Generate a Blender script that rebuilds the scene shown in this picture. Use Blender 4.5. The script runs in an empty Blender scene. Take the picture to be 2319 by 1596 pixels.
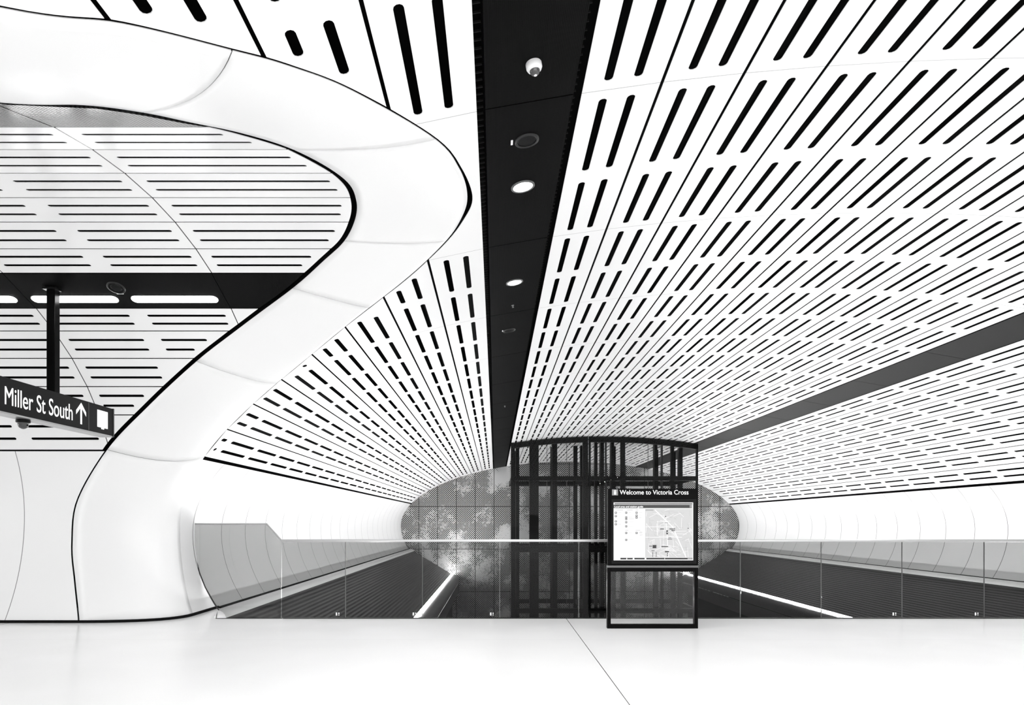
import bpy, bmesh, math
import numpy as np
from mathutils import Vector
from mathutils.geometry import delaunay_2d_cdt

# ------------------------------------------------------------------ camera, world, exposure
C = bpy.context.scene.collection
SC = bpy.context.scene
F = 1550.0                      # focal length in photo pixels
VX, HY = 1122.0, 1182.0         # vanishing point of the hall
EYE = 1.62
cam = bpy.data.cameras.new('camera'); cam_o = bpy.data.objects.new('camera', cam); C.objects.link(cam_o)
cam.sensor_width = 36.0; cam.sensor_fit = 'HORIZONTAL'; cam.lens = F / 2319 * 36
cam.shift_x = (1159.5 - VX) / 2319; cam.shift_y = (HY - 798) / 2319
cam.clip_start = 0.05; cam.clip_end = 200
cam_o.location = (0, 0, EYE); cam_o.rotation_euler = (math.pi/2, 0, 0)
SC.camera = cam_o

w = bpy.data.worlds.new('World'); SC.world = w; w.use_nodes = True
w.node_tree.nodes['Background'].inputs[0].default_value = (1, 1, 1, 1)
w.node_tree.nodes['Background'].inputs[1].default_value = 1.0
SC.view_settings.view_transform = 'Standard'; SC.view_settings.look = 'None'
SC.view_settings.gamma = 1; SC.view_settings.use_curve_mapping = False
SC.view_settings.exposure = 1.55
SC.cycles.max_bounces = 12; SC.cycles.diffuse_bounces = 8; SC.cycles.glossy_bounces = 4
SC.cycles.transparent_max_bounces = 16
SC.cycles.use_denoising = True
SC.cycles.sample_clamp_indirect = 6

def area_light(name, loc, size, power, rot=(0,0,0), size_y=None, parent=None):
    l = bpy.data.lights.new(name, 'AREA'); l.energy = power; l.size = size
    if size_y: l.shape = 'RECTANGLE'; l.size_y = size_y
    o = bpy.data.objects.new(name, l); C.objects.link(o); o.location = loc; o.rotation_euler = rot
    if parent: o.parent = parent
    return o

# ------------------------------------------------------------------ materials
def new_mat(name):
    m = bpy.data.materials.new(name); m.use_nodes = True
    nt = m.node_tree; return m, nt, nt.nodes['Principled BSDF']
def plain(name, v, rough=0.5, metal=0.0, spec=0.5, bump=0.0, bscale=60):
    m, nt, b = new_mat(name)
    c = (v, v, v, 1) if not isinstance(v, tuple) else v + (1,)
    n = nt.nodes.new('ShaderNodeTexNoise'); n.inputs['Scale'].default_value = 3.0
    tc = nt.nodes.new('ShaderNodeTexCoord'); nt.links.new(tc.outputs['Object'], n.inputs['Vector'])
    mr = nt.nodes.new('ShaderNodeMapRange'); nt.links.new(n.outputs['Fac'], mr.inputs['Value'])
    mr.inputs['To Min'].default_value = max(0, rough - .03); mr.inputs['To Max'].default_value = min(1, rough + .03)
    nt.links.new(mr.outputs['Result'], b.inputs['Roughness'])
    b.inputs['Base Color'].default_value = c; b.inputs['Metallic'].default_value = metal
    b.inputs['Specular IOR Level'].default_value = spec
    if bump:
        n2 = nt.nodes.new('ShaderNodeTexNoise'); n2.inputs['Scale'].default_value = bscale
        nt.links.new(tc.outputs['Object'], n2.inputs['Vector'])
        bp = nt.nodes.new('ShaderNodeBump'); bp.inputs['Strength'].default_value = bump; bp.inputs['Distance'].default_value = .01
        nt.links.new(n2.outputs['Fac'], bp.inputs['Height']); nt.links.new(bp.outputs['Normal'], b.inputs['Normal'])
    return m
def math_n(nt, op, a, b_=None, c=None):
    n = nt.nodes.new('ShaderNodeMath'); n.operation = op
    for i, v in enumerate((a, b_, c)):
        if v is None: continue
        if isinstance(v, (int, float)): n.inputs[i].default_value = v
        else: nt.links.new(v, n.inputs[i])
    return n.outputs[0]
def jointed(name, v, axis, off, pitch, width, dark=0.25, rough=0.3, spec=0.5):
    """a painted panel finish with fine butt joints every pitch metres along one axis"""
    m, nt, b = new_mat(name)
    tc = nt.nodes.new('ShaderNodeTexCoord'); sp = nt.nodes.new('ShaderNodeSeparateXYZ')
    nt.links.new(tc.outputs['Object'], sp.inputs[0])
    a = math_n(nt, 'SUBTRACT', sp.outputs[axis], off)
    a = math_n(nt, 'DIVIDE', a, pitch)
    a = math_n(nt, 'FRACT', math_n(nt, 'ADD', a, 100.5))
    a = math_n(nt, 'ABSOLUTE', math_n(nt, 'SUBTRACT', a, 0.5))
    j = math_n(nt, 'LESS_THAN', a, width / pitch / 2)
    mx = nt.nodes.new('ShaderNodeMix'); mx.data_type = 'RGBA'
    nt.links.new(j, mx.inputs['Factor'])
    mx.inputs['A'].default_value = (v, v, v, 1); mx.inputs['B'].default_value = (v*dark, v*dark, v*dark, 1)
    nt.links.new(mx.outputs['Result'], b.inputs['Base Color'])
    b.inputs['Roughness'].default_value = rough; b.inputs['Specular IOR Level'].default_value = spec
    return m
def emit(name, v, s):
    m, nt, b = new_mat(name)
    b.inputs['Base Color'].default_value = (v, v, v, 1)
    b.inputs['Emission Color'].default_value = (1, 1, 1, 1); b.inputs['Emission Strength'].default_value = s
    return m
def glass_mat(name, tint, base=.03, refl=1.0, rough=0.0):
    m = bpy.data.materials.new(name); m.use_nodes = True; nt = m.node_tree; nt.nodes.clear()
    out = nt.nodes.new('ShaderNodeOutputMaterial'); mix = nt.nodes.new('ShaderNodeMixShader')
    tr = nt.nodes.new('ShaderNodeBsdfTransparent'); tr.inputs[0].default_value = (tint, tint, tint, 1)
    gl = nt.nodes.new('ShaderNodeBsdfGlossy'); gl.inputs['Roughness'].default_value = rough
    gl.inputs['Color'].default_value = (refl, refl, refl, 1)
    lw = nt.nodes.new('ShaderNodeLayerWeight'); lw.inputs['Blend'].default_value = .5
    fr = math_n(nt, 'MULTIPLY_ADD', math_n(nt, 'POWER', lw.outputs['Facing'], 5.0), .85, base)
    nt.links.new(fr, mix.inputs[0]); nt.links.new(tr.outputs[0], mix.inputs[1])
    nt.links.new(gl.outputs[0], mix.inputs[2]); nt.links.new(mix.outputs[0], out.inputs[0])
    return m
JOINT = 2.69
M_CEIL = jointed('white_ceiling_panel', .86, 1, 5.36, JOINT, .007, .45, .35)
M_SIDECEIL = jointed('white_side_panel', .86, 0, -3.65, JOINT, .014, .05, .22)
M_WALL = jointed('white_curved_wall', .78, 1, 19.57, 1.345, .018, .02, .28)
M_SIDEWALL = jointed('white_side_wall', .86, 0, -7.9, JOINT, .012, .25, .3)
M_WHITE = plain('white_cladding', .87, .3)
M_BLACK = plain('black_void', .006, .9, spec=.1)
M_BLACKM = plain('black_metal', .004, .4, spec=.12)
M_BLACKG = plain('black_gloss', .002, .25, spec=.04)
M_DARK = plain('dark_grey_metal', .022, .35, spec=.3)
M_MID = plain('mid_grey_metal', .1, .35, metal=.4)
M_STEEL = plain('brushed_steel', .45, .3, metal=.8)
M_RIM = plain('dark_rim', .01, .4, spec=.3)
M_WHITEPLASTIC = plain('white_plastic', .8, .4)
M_LENS = plain('lens', .02, .05, spec=1)
M_TEXT = emit('backlit_white_lettering', .6, .35)
M_LAMP = emit('downlight_lens', 1, 14)
M_LINE = emit('linear_light_lens', 1, 9)
M_LED = emit('led_edge_strip', 1, 48)
M_GLASS = glass_mat('balustrade_glass', .65, .007)
M_LIFTGLASS = glass_mat('lift_glass', .84, .006)
M_CLEAR = glass_mat('clear_glass', .95, .012)
def strip_mat(name, v, axis, pitch, rough, metal, bstr):
    m, nt, b = new_mat(name)
    tc = nt.nodes.new('ShaderNodeTexCoord'); sp = nt.nodes.new('ShaderNodeSeparateXYZ')
    nt.links.new(tc.outputs['Object'], sp.inputs[0])
    s = math_n(nt, 'SINE', math_n(nt, 'MULTIPLY', sp.outputs[axis], 2*math.pi/pitch))
    c = math_n(nt, 'MULTIPLY_ADD', s, v*.6, v)
    cc = nt.nodes.new('ShaderNodeCombineColor')
    for i in range(3): nt.links.new(c, cc.inputs[i])
    nt.links.new(cc.outputs[0], b.inputs['Base Color'])
    bp = nt.nodes.new('ShaderNodeBump'); bp.inputs['Strength'].default_value = bstr; bp.inputs['Distance'].default_value = .002
    nt.links.new(s, bp.inputs['Height']); nt.links.new(bp.outputs['Normal'], b.inputs['Normal'])
    b.inputs['Roughness'].default_value = rough; b.inputs['Metallic'].default_value = metal
    b.inputs['Specular IOR Level'].default_value = .04
    return m
M_STRIP = strip_mat('black_ribbed_strip', .0012, 0, .012, .5, 0, .15)
M_STRIP2 = strip_mat('grey_ribbed_strip', .013, 0, .02, .45, 0, .2)
M_STRIPS = strip_mat('black_side_strip', .005, 0, .014, .3, 0, .1)
M_STRIPN = strip_mat('metal_mesh_strip', .12, 0, .03, .12, .85, .25)
def ribs_mat():
    m, nt, b = new_mat('dark_ribbed_slope')
    tc = nt.nodes.new('ShaderNodeTexCoord'); sp = nt.nodes.new('ShaderNodeSeparateXYZ')
    nt.links.new(tc.outputs['Object'], sp.inputs[0])
    s = math_n(nt, 'SINE', math_n(nt, 'MULTIPLY', sp.outputs[0], 2*math.pi/.09))
    c = math_n(nt, 'MULTIPLY_ADD', s, .002, .0025)
    cc = nt.nodes.new('ShaderNodeCombineColor')
    for i in range(3): nt.links.new(c, cc.inputs[i])
    nt.links.new(cc.outputs[0], b.inputs['Base Color'])
    bp = nt.nodes.new('ShaderNodeBump'); bp.inputs['Strength'].default_value = .5; bp.inputs['Distance'].default_value = .01
    nt.links.new(s, bp.inputs['Height']); nt.links.new(bp.outputs['Normal'], b.inputs['Normal'])
    b.inputs['Roughness'].default_value = .35; b.inputs['Specular IOR Level'].default_value = .2
    return m
M_RIBS = ribs_mat()
def perforated():
    m, nt, b = new_mat('perforated_steel_panels')
    tc = nt.nodes.new('ShaderNodeTexCoord'); sp = nt.nodes.new('ShaderNodeSeparateXYZ')
    nt.links.new(tc.outputs['Object'], sp.inputs[0])
    X, Z = sp.outputs[0], sp.outputs[2]
    q = .126
    u = math_n(nt, 'DIVIDE', math_n(nt, 'ADD', X, Z), q)
    v = math_n(nt, 'DIVIDE', math_n(nt, 'SUBTRACT', X, Z), q)
    fu = math_n(nt, 'SUBTRACT', math_n(nt, 'FRACT', math_n(nt, 'ADD', u, 500)), .5)
    fv = math_n(nt, 'SUBTRACT', math_n(nt, 'FRACT', math_n(nt, 'ADD', v, 500)), .5)
    d = math_n(nt, 'SQRT', math_n(nt, 'ADD', math_n(nt, 'MULTIPLY', fu, fu), math_n(nt, 'MULTIPLY', fv, fv)))
    cb = nt.nodes.new('ShaderNodeCombineXYZ')
    nt.links.new(math_n(nt, 'FLOOR', math_n(nt, 'ADD', u, 500)), cb.inputs[0])
    nt.links.new(math_n(nt, 'FLOOR', math_n(nt, 'ADD', v, 500)), cb.inputs[1])
    n1 = nt.nodes.new('ShaderNodeTexNoise'); n1.inputs['Scale'].default_value = .055; n1.inputs['Detail'].default_value = 2
    nt.links.new(cb.outputs[0], n1.inputs['Vector'])
    wn = nt.nodes.new('ShaderNodeTexWhiteNoise'); nt.links.new(cb.outputs[0], wn.inputs['Vector'])
    r = math_n(nt, 'MULTIPLY_ADD', n1.outputs['Fac'], 2.2, -.70)
    r = math_n(nt, 'ADD', r, math_n(nt, 'MULTIPLY_ADD', wn.outputs['Value'], .22, -.11))
    r = math_n(nt, 'MINIMUM', r, .43)
    hole = math_n(nt, 'LESS_THAN', d, r)
    def seam(co, off, pitch, wd):
        a = math_n(nt, 'FRACT', math_n(nt, 'ADD', math_n(nt, 'DIVIDE', math_n(nt, 'SUBTRACT', co, off), pitch), 50.5))
        return math_n(nt, 'LESS_THAN', math_n(nt, 'ABSOLUTE', math_n(nt, 'SUBTRACT', a, .5)), wd/pitch/2)
    sm = math_n(nt, 'MAXIMUM', seam(X, (991-VX)/F*41.15, 1.131, .035), seam(Z, 0.0, 2.56, .035))
    mx = nt.nodes.new('ShaderNodeMix'); mx.data_type = 'RGBA'
    nt.links.new(math_n(nt, 'MAXIMUM', hole, sm), mx.inputs['Factor'])
    mx.inputs['A'].default_value = (.5, .5, .5, 1); mx.inputs['B'].default_value = (.008, .008, .008, 1)
    nt.links.new(mx.outputs['Result'], b.inputs['Base Color'])
    b.inputs['Metallic'].default_value = .6; b.inputs['Roughness'].default_value = .33
    return m
M_PERF = perforated()
def floor_mat():
    m, nt, b = new_mat('pale_terrazzo_floor')
    tc = nt.nodes.new('ShaderNodeTexCoord'); sp = nt.nodes.new('ShaderNodeSeparateXYZ')
    nt.links.new(tc.outputs['Object'], sp.inputs[0])
    def line(co, off, pitch, wd):
        a = math_n(nt, 'FRACT', math_n(nt, 'ADD', math_n(nt, 'DIVIDE', math_n(nt, 'SUBTRACT', co, off), pitch), 50.5))
        return math_n(nt, 'LESS_THAN', math_n(nt, 'ABSOLUTE', math_n(nt, 'SUBTRACT', a, .5)), wd/pitch/2)
    a = line(sp.outputs[0], 1.19, 9.0, .009)
    c = math_n(nt, 'MULTIPLY', line(sp.outputs[1], 9.44, 5.0, .006), .25)
    f = math_n(nt, 'MAXIMUM', a, c)
    n = nt.nodes.new('ShaderNodeTexNoise'); n.inputs['Scale'].default_value = 160; nt.links.new(tc.outputs['Object'], n.inputs['Vector'])
    n2 = nt.nodes.new('ShaderNodeTexNoise'); n2.inputs['Scale'].default_value = .8; nt.links.new(tc.outputs['Object'], n2.inputs['Vector'])
    base = math_n(nt, 'MULTIPLY_ADD', n.outputs['Fac'], .04, .86)
    cc = nt.nodes.new('ShaderNodeCombineColor')
    for i in range(3): nt.links.new(base, cc.inputs[i])
    mx = nt.nodes.new('ShaderNodeMix'); mx.data_type = 'RGBA'; nt.links.new(f, mx.inputs['Factor'])
    nt.links.new(cc.outputs[0], mx.inputs['A']); mx.inputs['B'].default_value = (.03, .03, .03, 1)
    nt.links.new(mx.outputs['Result'], b.inputs['Base Color'])
    nt.links.new(math_n(nt, 'MULTIPLY_ADD', n2.outputs['Fac'], .12, .14), b.inputs['Roughness'])
    b.inputs['Specular IOR Level'].default_value = .35
    return m
M_FLOOR = floor_mat()

# ------------------------------------------------------------------ object helpers
def mesh_obj(name, verts, faces, mat, parent=None, smooth=False):
    me = bpy.data.meshes.new(name); me.from_pydata([tuple(v) for v in verts], [], faces); me.update()
    me.materials.append(mat)
    if smooth:
        for p in me.polygons: p.use_smooth = True
    o = bpy.data.objects.new(name, me); C.objects.link(o)
    if parent: o.parent = parent
    return o
def empty(name, loc=(0,0,0), rot=(0,0,0)):
    o = bpy.data.objects.new(name, None); C.objects.link(o); o.location = loc; o.rotation_euler = rot
    o.empty_display_size = .2; return o
def tag(o, label=None, cat=None, group=None, kind=None):
    if label: o['label'] = label
    if cat: o['category'] = cat
    if group: o['group'] = group
    if kind: o['kind'] = kind
    return o
class MB:
    def __init__(s): s.v = []; s.f = []
    def add(s, vs, fs):
        n = len(s.v); s.v += [tuple(v) for v in vs]; s.f += [tuple(i+n for i in f) for f in fs]; return s
    def box(s, x0, x1, y0, y1, z0, z1):
        return s.add([(x0,y0,z0),(x1,y0,z0),(x1,y1,z0),(x0,y1,z0),(x0,y0,z1),(x1,y0,z1),(x1,y1,z1),(x0,y1,z1)],
                     [(0,3,2,1),(4,5,6,7),(0,1,5,4),(1,2,6,5),(2,3,7,6),(3,0,4,7)])
    def tube(s, pts, r, n=10):
        pts = [Vector(p) for p in pts]; rings = []
        for i, p in enumerate(pts):
            d = (pts[min(i+1, len(pts)-1)] - pts[max(i-1, 0)]).normalized()
            a = d.cross(Vector((0,0,1)))
            if a.length < .01: a = d.cross(Vector((1,0,0)))
            a.normalize(); b = d.cross(a)
            rings.append([p + a*r*math.cos(2*math.pi*k/n) + b*r*math.sin(2*math.pi*k/n) for k in range(n)])
        vs = [v for g in rings for v in g]; fs = []
        for i in range(len(pts)-1):
            for k in range(n): fs.append((i*n+k, i*n+(k+1)%n, (i+1)*n+(k+1)%n, (i+1)*n+k))
        fs.append(tuple(range(n))); fs.append(tuple((len(pts)-1)*n+k for k in reversed(range(n))))
        return s.add(vs, fs)
    def lathe(s, prof, c=(0,0,0), n=28):
        """prof: list of (radius, z)"""
        vs = []; fs = []
        for r, z in prof:
            for k in range(n):
                a = 2*math.pi*k/n; vs.append((c[0]+r*math.cos(a), c[1]+r*math.sin(a), c[2]+z))
        for i in range(len(prof)-1):
            for k in range(n): fs.append((i*n+k, i*n+(k+1)%n, (i+1)*n+(k+1)%n, (i+1)*n+k))
        fs.append(tuple(range(n))); fs.append(tuple((len(prof)-1)*n+k for k in reversed(range(n))))
        return s.add(vs, fs)
    def obj(s, name, mat, parent=None, smooth=False, bevel=0):
        o = mesh_obj(name, s.v, s.f, mat, parent, smooth)
        if bevel:
            b = o.modifiers.new('bevel', 'BEVEL'); b.width = bevel; b.segments = 2; b.limit_method = 'ANGLE'
        return o

# ------------------------------------------------------------------ cross-sections
PX = 41.15 / F                       # metres per photo pixel at the end wall
YE = 41.15
CX, CZ, EA, EB, EBL = 169., -8., 383., 145., 180.     # hall ellipse in end-wall pixels about the vanishing point
YMIN = -7.0
def ell_pt(th, off=0.0):
    """point of the hall cross-section (X, Z in metres); th=pi left, pi/2 crown, 0 right; off = metres outward"""
    c, s = math.cos(th), math.sin(th); b = EB if s >= 0 else EBL
    x, z = CX + EA*c, CZ + b*s
    nx, nz = c/EA, s/b; L = math.hypot(nx, nz); nx /= L; nz /= L
    return np.array([x*PX + nx*off, z*PX + EYE + nz*off])
TH = np.linspace(math.pi + .75, -.75, 6000)
PT = np.array([ell_pt(t) for t in TH])
SS = np.concatenate([[0], np.cumsum(np.hypot(*np.diff(PT, axis=0).T))])
def th_from_x(xpx): return math.acos((xpx - CX)/EA)
def s_of_th(th): return float(np.interp(-th, -TH, SS))
def th_of_s(s): return float(np.interp(s, SS, TH))
S_L = s_of_th(th_from_x(-190)); S_1a = s_of_th(th_from_x(-5)); S_1b = s_of_th(th_from_x(25))
S_2a = s_of_th(th_from_x(317)); S_2b = s_of_th(th_from_x(348)); S_R = s_of_th(th_from_x(529))
def s_floor(left):
    zz = (0 - EYE)/PX; th = math.asin((zz - CZ)/EBL)
    return s_of_th(math.pi - th if left else th)
S_FL, S_FR = s_floor(True), s_floor(False)

# side tunnel profile (Y, Z)
TC, TAF, TAN, TB, TBL, TZ = 7.2, 4.28, 4.7, 3.35, 3.74, EYE + .1
def tun_pt(ph, off=0.0):
    """ph: 0 far side, pi/2 crown, pi near side"""
    c, s = math.cos(ph), math.sin(ph); a = TAF if c >= 0 else TAN; b = TB if s >= 0 else TBL
    ny, nz = c/a, s/b; L = math.hypot(ny, nz)
    return np.array([TC + a*c + ny/L*off, TZ + b*s + nz/L*off])
PH = np.linspace(math.pi + .6, -.6, 6000)
TP = np.array([tun_pt(p) for p in PH])
TS = np.concatenate([[0], np.cumsum(np.hypot(*np.diff(TP, axis=0).T))])
def ph_of_s(s): return float(np.interp(s, TS, PH))
def s_of_ph(p): return float(np.interp(-p, -PH, TS))
def ph_of_y(y):
    d = y - TC; return math.acos(max(-1, min(1, d/(TAF if d >= 0 else TAN))))

# ------------------------------------------------------------------ curves of the mouth between hall and side tunnel
def outer_from_px(px, py):
    u, v = px - VX, HY - py
    for b, low in ((EB, False), (EBL, True)):
        A = (u/EA)**2 + (v/b)**2; B = -2*(u*CX/EA**2 + v*CZ/b**2); Cc = (CX/EA)**2 + (CZ/b)**2 - 1
        k = (-B + math.sqrt(B*B - 4*A*Cc))/(2*A)
        if (v*k < CZ) == low: break
    x, z = u*k, v*k
    th = math.atan2((z-CZ)/b, (x-CX)/EA)
    if th < -1.5: th += 2*math.pi
    return th, k*YE
rat = (TP[:,1] - EYE)/TP[:,0]
i_tan = int(np.argmax(np.where(TP[:,0] > 3, rat, -9)))
def inner_from_px(px, py):
    r = (HY - py)/F
    seg = rat[i_tan:]
    if r >= seg[0]: i = i_tan
    else: i = i_tan + int(np.argmax(seg <= r))
    y = TP[i,0]; return PH[i], (px - VX)/F*y
KN = [((432,1385),(190,1408)), ((415,1300),(172,1320)), ((407,1200),(165,1230)), ((425,1100),(178,1130)),
      ((463,1033),(243,1018)), ((540,945),(335,920)), ((625,868),(445,818)), ((711,797),(545,740)),
      ((835,697),(663,652)), ((930,622),(735,588)), ((1010,545),(780,545)), ((1048,487),(804,497)),
      ((1058,440),(807,452)), ((1040,382),(780,404)), ((985,315),(667,338)), ((800,207),(545,299)),
      ((660,152),(430,275)), ((527,115),(325,253))]
OUT = []; INN = []       # (theta, Y) and (phi, X)
for o_, i_ in KN:
    OUT.append(outer_from_px(*o_)); INN.append(inner_from_px(*i_))
INN[0] = (INN[0][0], -6.68)
OUT.append(outer_from_px(280,55)); INN.append(inner_from_px(190,236))
OUT.append(outer_from_px(0,18));   INN.append(inner_from_px(0,230))
def mir(k, dy=None, X=None):
    th, y = OUT[k]; OUT.append((th, 13.2 - y))
    if dy is None:
        ph, x = INN[k]; INN.append((math.pi - ph, x))
    else: INN.append((ph_of_y(7.2 - dy), X))
mir(6, 2.9, -4.6); mir(5, 3.6, -5.4); mir(4); mir(3); mir(2); mir(1); mir(0)
OUT = np.array(OUT); INN = np.array(INN)
# put the two feet exactly on the floor
for arr_i in (0, -1):
    OUT[arr_i,0] = th_of_s(S_FL)
phf = math.asin((0 - TZ)/TBL)
INN[0,0] = phf; INN[-1,0] = math.pi - phf
NK = len(OUT)
def spline(P, per=8):
    P = np.asarray(P); n = len(P); out = []
    for i in range(n-1):
        p0 = P[max(i-1,0)]; p1 = P[i]; p2 = P[i+1]; p3 = P[min(i+2,n-1)]
        for k in range(per):
            t = k/per
            out.append(.5*((2*p1)+(-p0+p2)*t+(2*p0-5*p1+4*p2-p3)*t*t+(-p0+3*p1-3*p2+p3)*t**3))
    out.append(P[-1]); return np.array(out)
PER = 8
OD = spline(OUT, PER); ID = spline(INN, PER)
O_S = np.array([s_of_th(t) for t in OD[:,0]]); O_Y = OD[:,1]
iap = int(np.argmax(O_S)); S_AP = O_S[iap]
def offset_curve(a, b, dist):
    """push a plan curve to its left by dist (array) metres"""
    da, db = np.gradient(a), np.gradient(b); L = np.hypot(da, db) + 1e-9
    return a + db/L*dist, b - da/L*dist
_k = np.arange(len(O_S))/PER
O_S2, O_Y2 = offset_curve(O_S, O_Y, .02 + .035*np.exp(-((_k-11.6)/.9)**2))
if O_S2.max() < S_AP: O_S2, O_Y2 = offset_curve(O_S, O_Y, -(.02 + .035*np.exp(-((_k-11.6)/.9)**2)))
iap2 = int(np.argmax(O_S2)); S_AP2 = O_S2[iap2]
def yf2(s): return float(np.interp(s, np.maximum.accumulate(O_S2[:iap2+1]), O_Y2[:iap2+1]))
def yn2(s): return float(np.interp(s, np.maximum.accumulate(O_S2[iap2:][::-1]), O_Y2[iap2:][::-1]))
def yf(s): return float(np.interp(s, O_S[:iap+1], O_Y[:iap+1]))
def yn(s): return float(np.interp(s, O_S[iap:][::-1], O_Y[iap:][::-1]))
I_S = np.array([s_of_ph(p) for p in ID[:,0]])      # decreasing from far foot to near foot
order = np.argsort(I_S)
def l_in(s): return float(-np.interp(s, I_S[order], ID[:,1][order]))
I_S2, I_L2 = offset_curve(I_S, -ID[:,1], .06)
if I_L2[8*PER] < -ID[8*PER,1]: I_S2, I_L2 = offset_curve(I_S, -ID[:,1], -.06)
order2 = np.argsort(I_S2)
def l_in2(s): return float(np.interp(s, I_S2[order2], I_L2[order2]))
O3 = [np.array([ell_pt(t)[0], y, ell_pt(t)[1]]) for t, y in OD]
I3 = [np.array([x, tun_pt(p)[0], tun_pt(p)[1]]) for p, x in ID]

# ------------------------------------------------------------------ slotted panel rows
def capsule(t, a, b, r, n=5):
    """slot outline in (t, along) around t, from a to b"""
    pts = []
    for k in range(n+1):
        g = math.pi*k/n; pts.append((t + r*math.cos(g), b - r + r*math.sin(g)))
    for k in range(n+1):
        g = math.pi + math.pi*k/n; pts.append((t + r*math.cos(g), a + r + r*math.sin(g)))
    return pts
def sheet(polys, holes, mapf, thick, close=False):
    V = []; Fc = []
    for outer in polys:
        inside = []
        lo = min(p[1] for p in outer); hi = max(p[1] for p in outer)
        inside = [h for h in holes if min(q[1] for q in h) > lo and max(q[1] for q in h) < hi]
        co = [Vector(p) for p in outer]; faces = [list(range(len(outer)))]
        for h in inside:
            faces.append(list(range(len(co), len(co)+len(h)))); co += [Vector(p) for p in h]
        r = delaunay_2d_cdt(co, [], faces, 1, 1e-5)
        base = len(V); V += [mapf(p[0], p[1], 0) for p in r[0]]
        for f, og in zip(r[2], r[5]):
            if any(g > 0 for g in og) or len(og) == 0: continue
            Fc.append(tuple(base+i for i in f))
        for loop in [outer] + inside:
            b2 = len(V); n = len(loop)
            V += [mapf(p[0], p[1], 0) for p in loop] + [mapf(p[0], p[1], thick) for p in loop]
            for i in range(n): Fc.append((b2+i, b2+(i+1)%n, b2+n+(i+1)%n, b2+n+i))
    return V, Fc
def clean(poly):
    out = []
    for p in poly:
        if not out or math.hypot(p[0]-out[-1][0], p[1]-out[-1][1]) > 1e-4: out.append(p)
    if math.hypot(out[0][0]-out[-1][0], out[0][1]-out[-1][1]) < 1e-4: out.pop()
    return out
GAP = .028
SR = .034
def hall_row(s0, s1, parent, cut, mat, slots=True, blank=None, y1=YE, thick=.006, inset=GAP, off=0.0, y0=YMIN, name='slotted_panel', smooth=False):
    A = ell_pt(th_of_s(s0)); B = ell_pt(th_of_s(s1)); L = float(np.hypot(*(B-A)))
    d = (B-A)/L; n = np.array([-d[1], d[0]])
    def mapf(t, y, h):
        p = A + d*t + n*(h+off); return (p[0], y, p[1])
    s_at = lambda t: s0 + (s1-s0)*t/L
    t0, t1 = inset/2, L - inset/2; e = 0.0
    if not cut or s_at(t0) >= S_AP2:
        polys = [[(t0,y0),(t1,y0),(t1,y1),(t0,y1)]]
    elif s_at(t1) < S_AP2:
        ts = np.linspace(t0, t1, 14)
        polys = [clean([(t, yf2(s_at(t))+e) for t in ts] + [(t1,y1),(t0,y1)]),
                 clean([(t, yn2(s_at(t))-e) for t in reversed(ts)] + [(t0,y0),(t1,y0)])]
    else:
        tap = (S_AP2 - s0)/(s1-s0)*L
        g = 1 - (1-np.linspace(0, 1, 16))**2
        ts = t0 + (tap - t0)*g
        bite = [(t, yn2(s_at(t))-e) for t in ts] + [(t, yf2(s_at(t))+e) for t in ts[::-1][1:]]
        polys = [clean([(t1,y1),(t0,y1)] + bite[::-1] + [(t0,y0),(t1,y0)])]
    holes = []
    if slots:
        for fr in (.31, .665):
            t = L*fr
            k0 = int(math.floor((y0-5.36)/1.345))
            for k in range(k0, 60):
                ya = 5.36 + k*1.345 + .11; yb = ya + 1.125
                if ya < y0 + .1 or yb > y1 - .05: continue
                if blank and blank[0] - .05 < (ya+yb)/2 < blank[1] + .05: continue
                ivs = [(ya, yb)]
                if cut and s_at(t - .04) < S_AP2:
                    f_ = max(yf2(s_at(t+q)) for q in (-SR-.01, 0, SR+.01)) + .08
                    n_ = min(yn2(s_at(t+q)) for q in (-SR-.01, 0, SR+.01)) - .08
                    if s_at(t + .04) >= S_AP2: f_, n_ = yf2(s_at(t-.04)) + .1, yn2(s_at(t-.04)) - .1
                    ivs = [(max(ya, f_), yb), (ya, min(yb, n_))]
                for a, b in ivs:
                    if b - a > .085: holes.append(capsule(t, a, b, SR))
    V, Fc = sheet(polys, holes, mapf, thick)
    return mesh_obj(name, V, Fc, mat, parent, smooth)

def rows(sa, sb, n): 
    e = np.linspace(sa, sb, n+1); return list(zip(e[:-1], e[1:]))
c_left = tag(empty('ceiling'), kind='structure')
for i, (a, b) in enumerate(rows(S_L, S_1a, 8)):
    hall_row(a, b, c_left, True, M_CEIL, blank=(5.36, 8.05) if i == 7 else None)
c_mid = tag(empty('ceiling'), kind='structure')
for a, b in rows(S_1b, S_2a, 12): hall_row(a, b, c_mid, False, M_CEIL)
c_right = tag(empty('ceiling'), kind='structure')
for a, b in rows(S_2b, S_R, 8): hall_row(a, b, c_right, False, M_CEIL)

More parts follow.
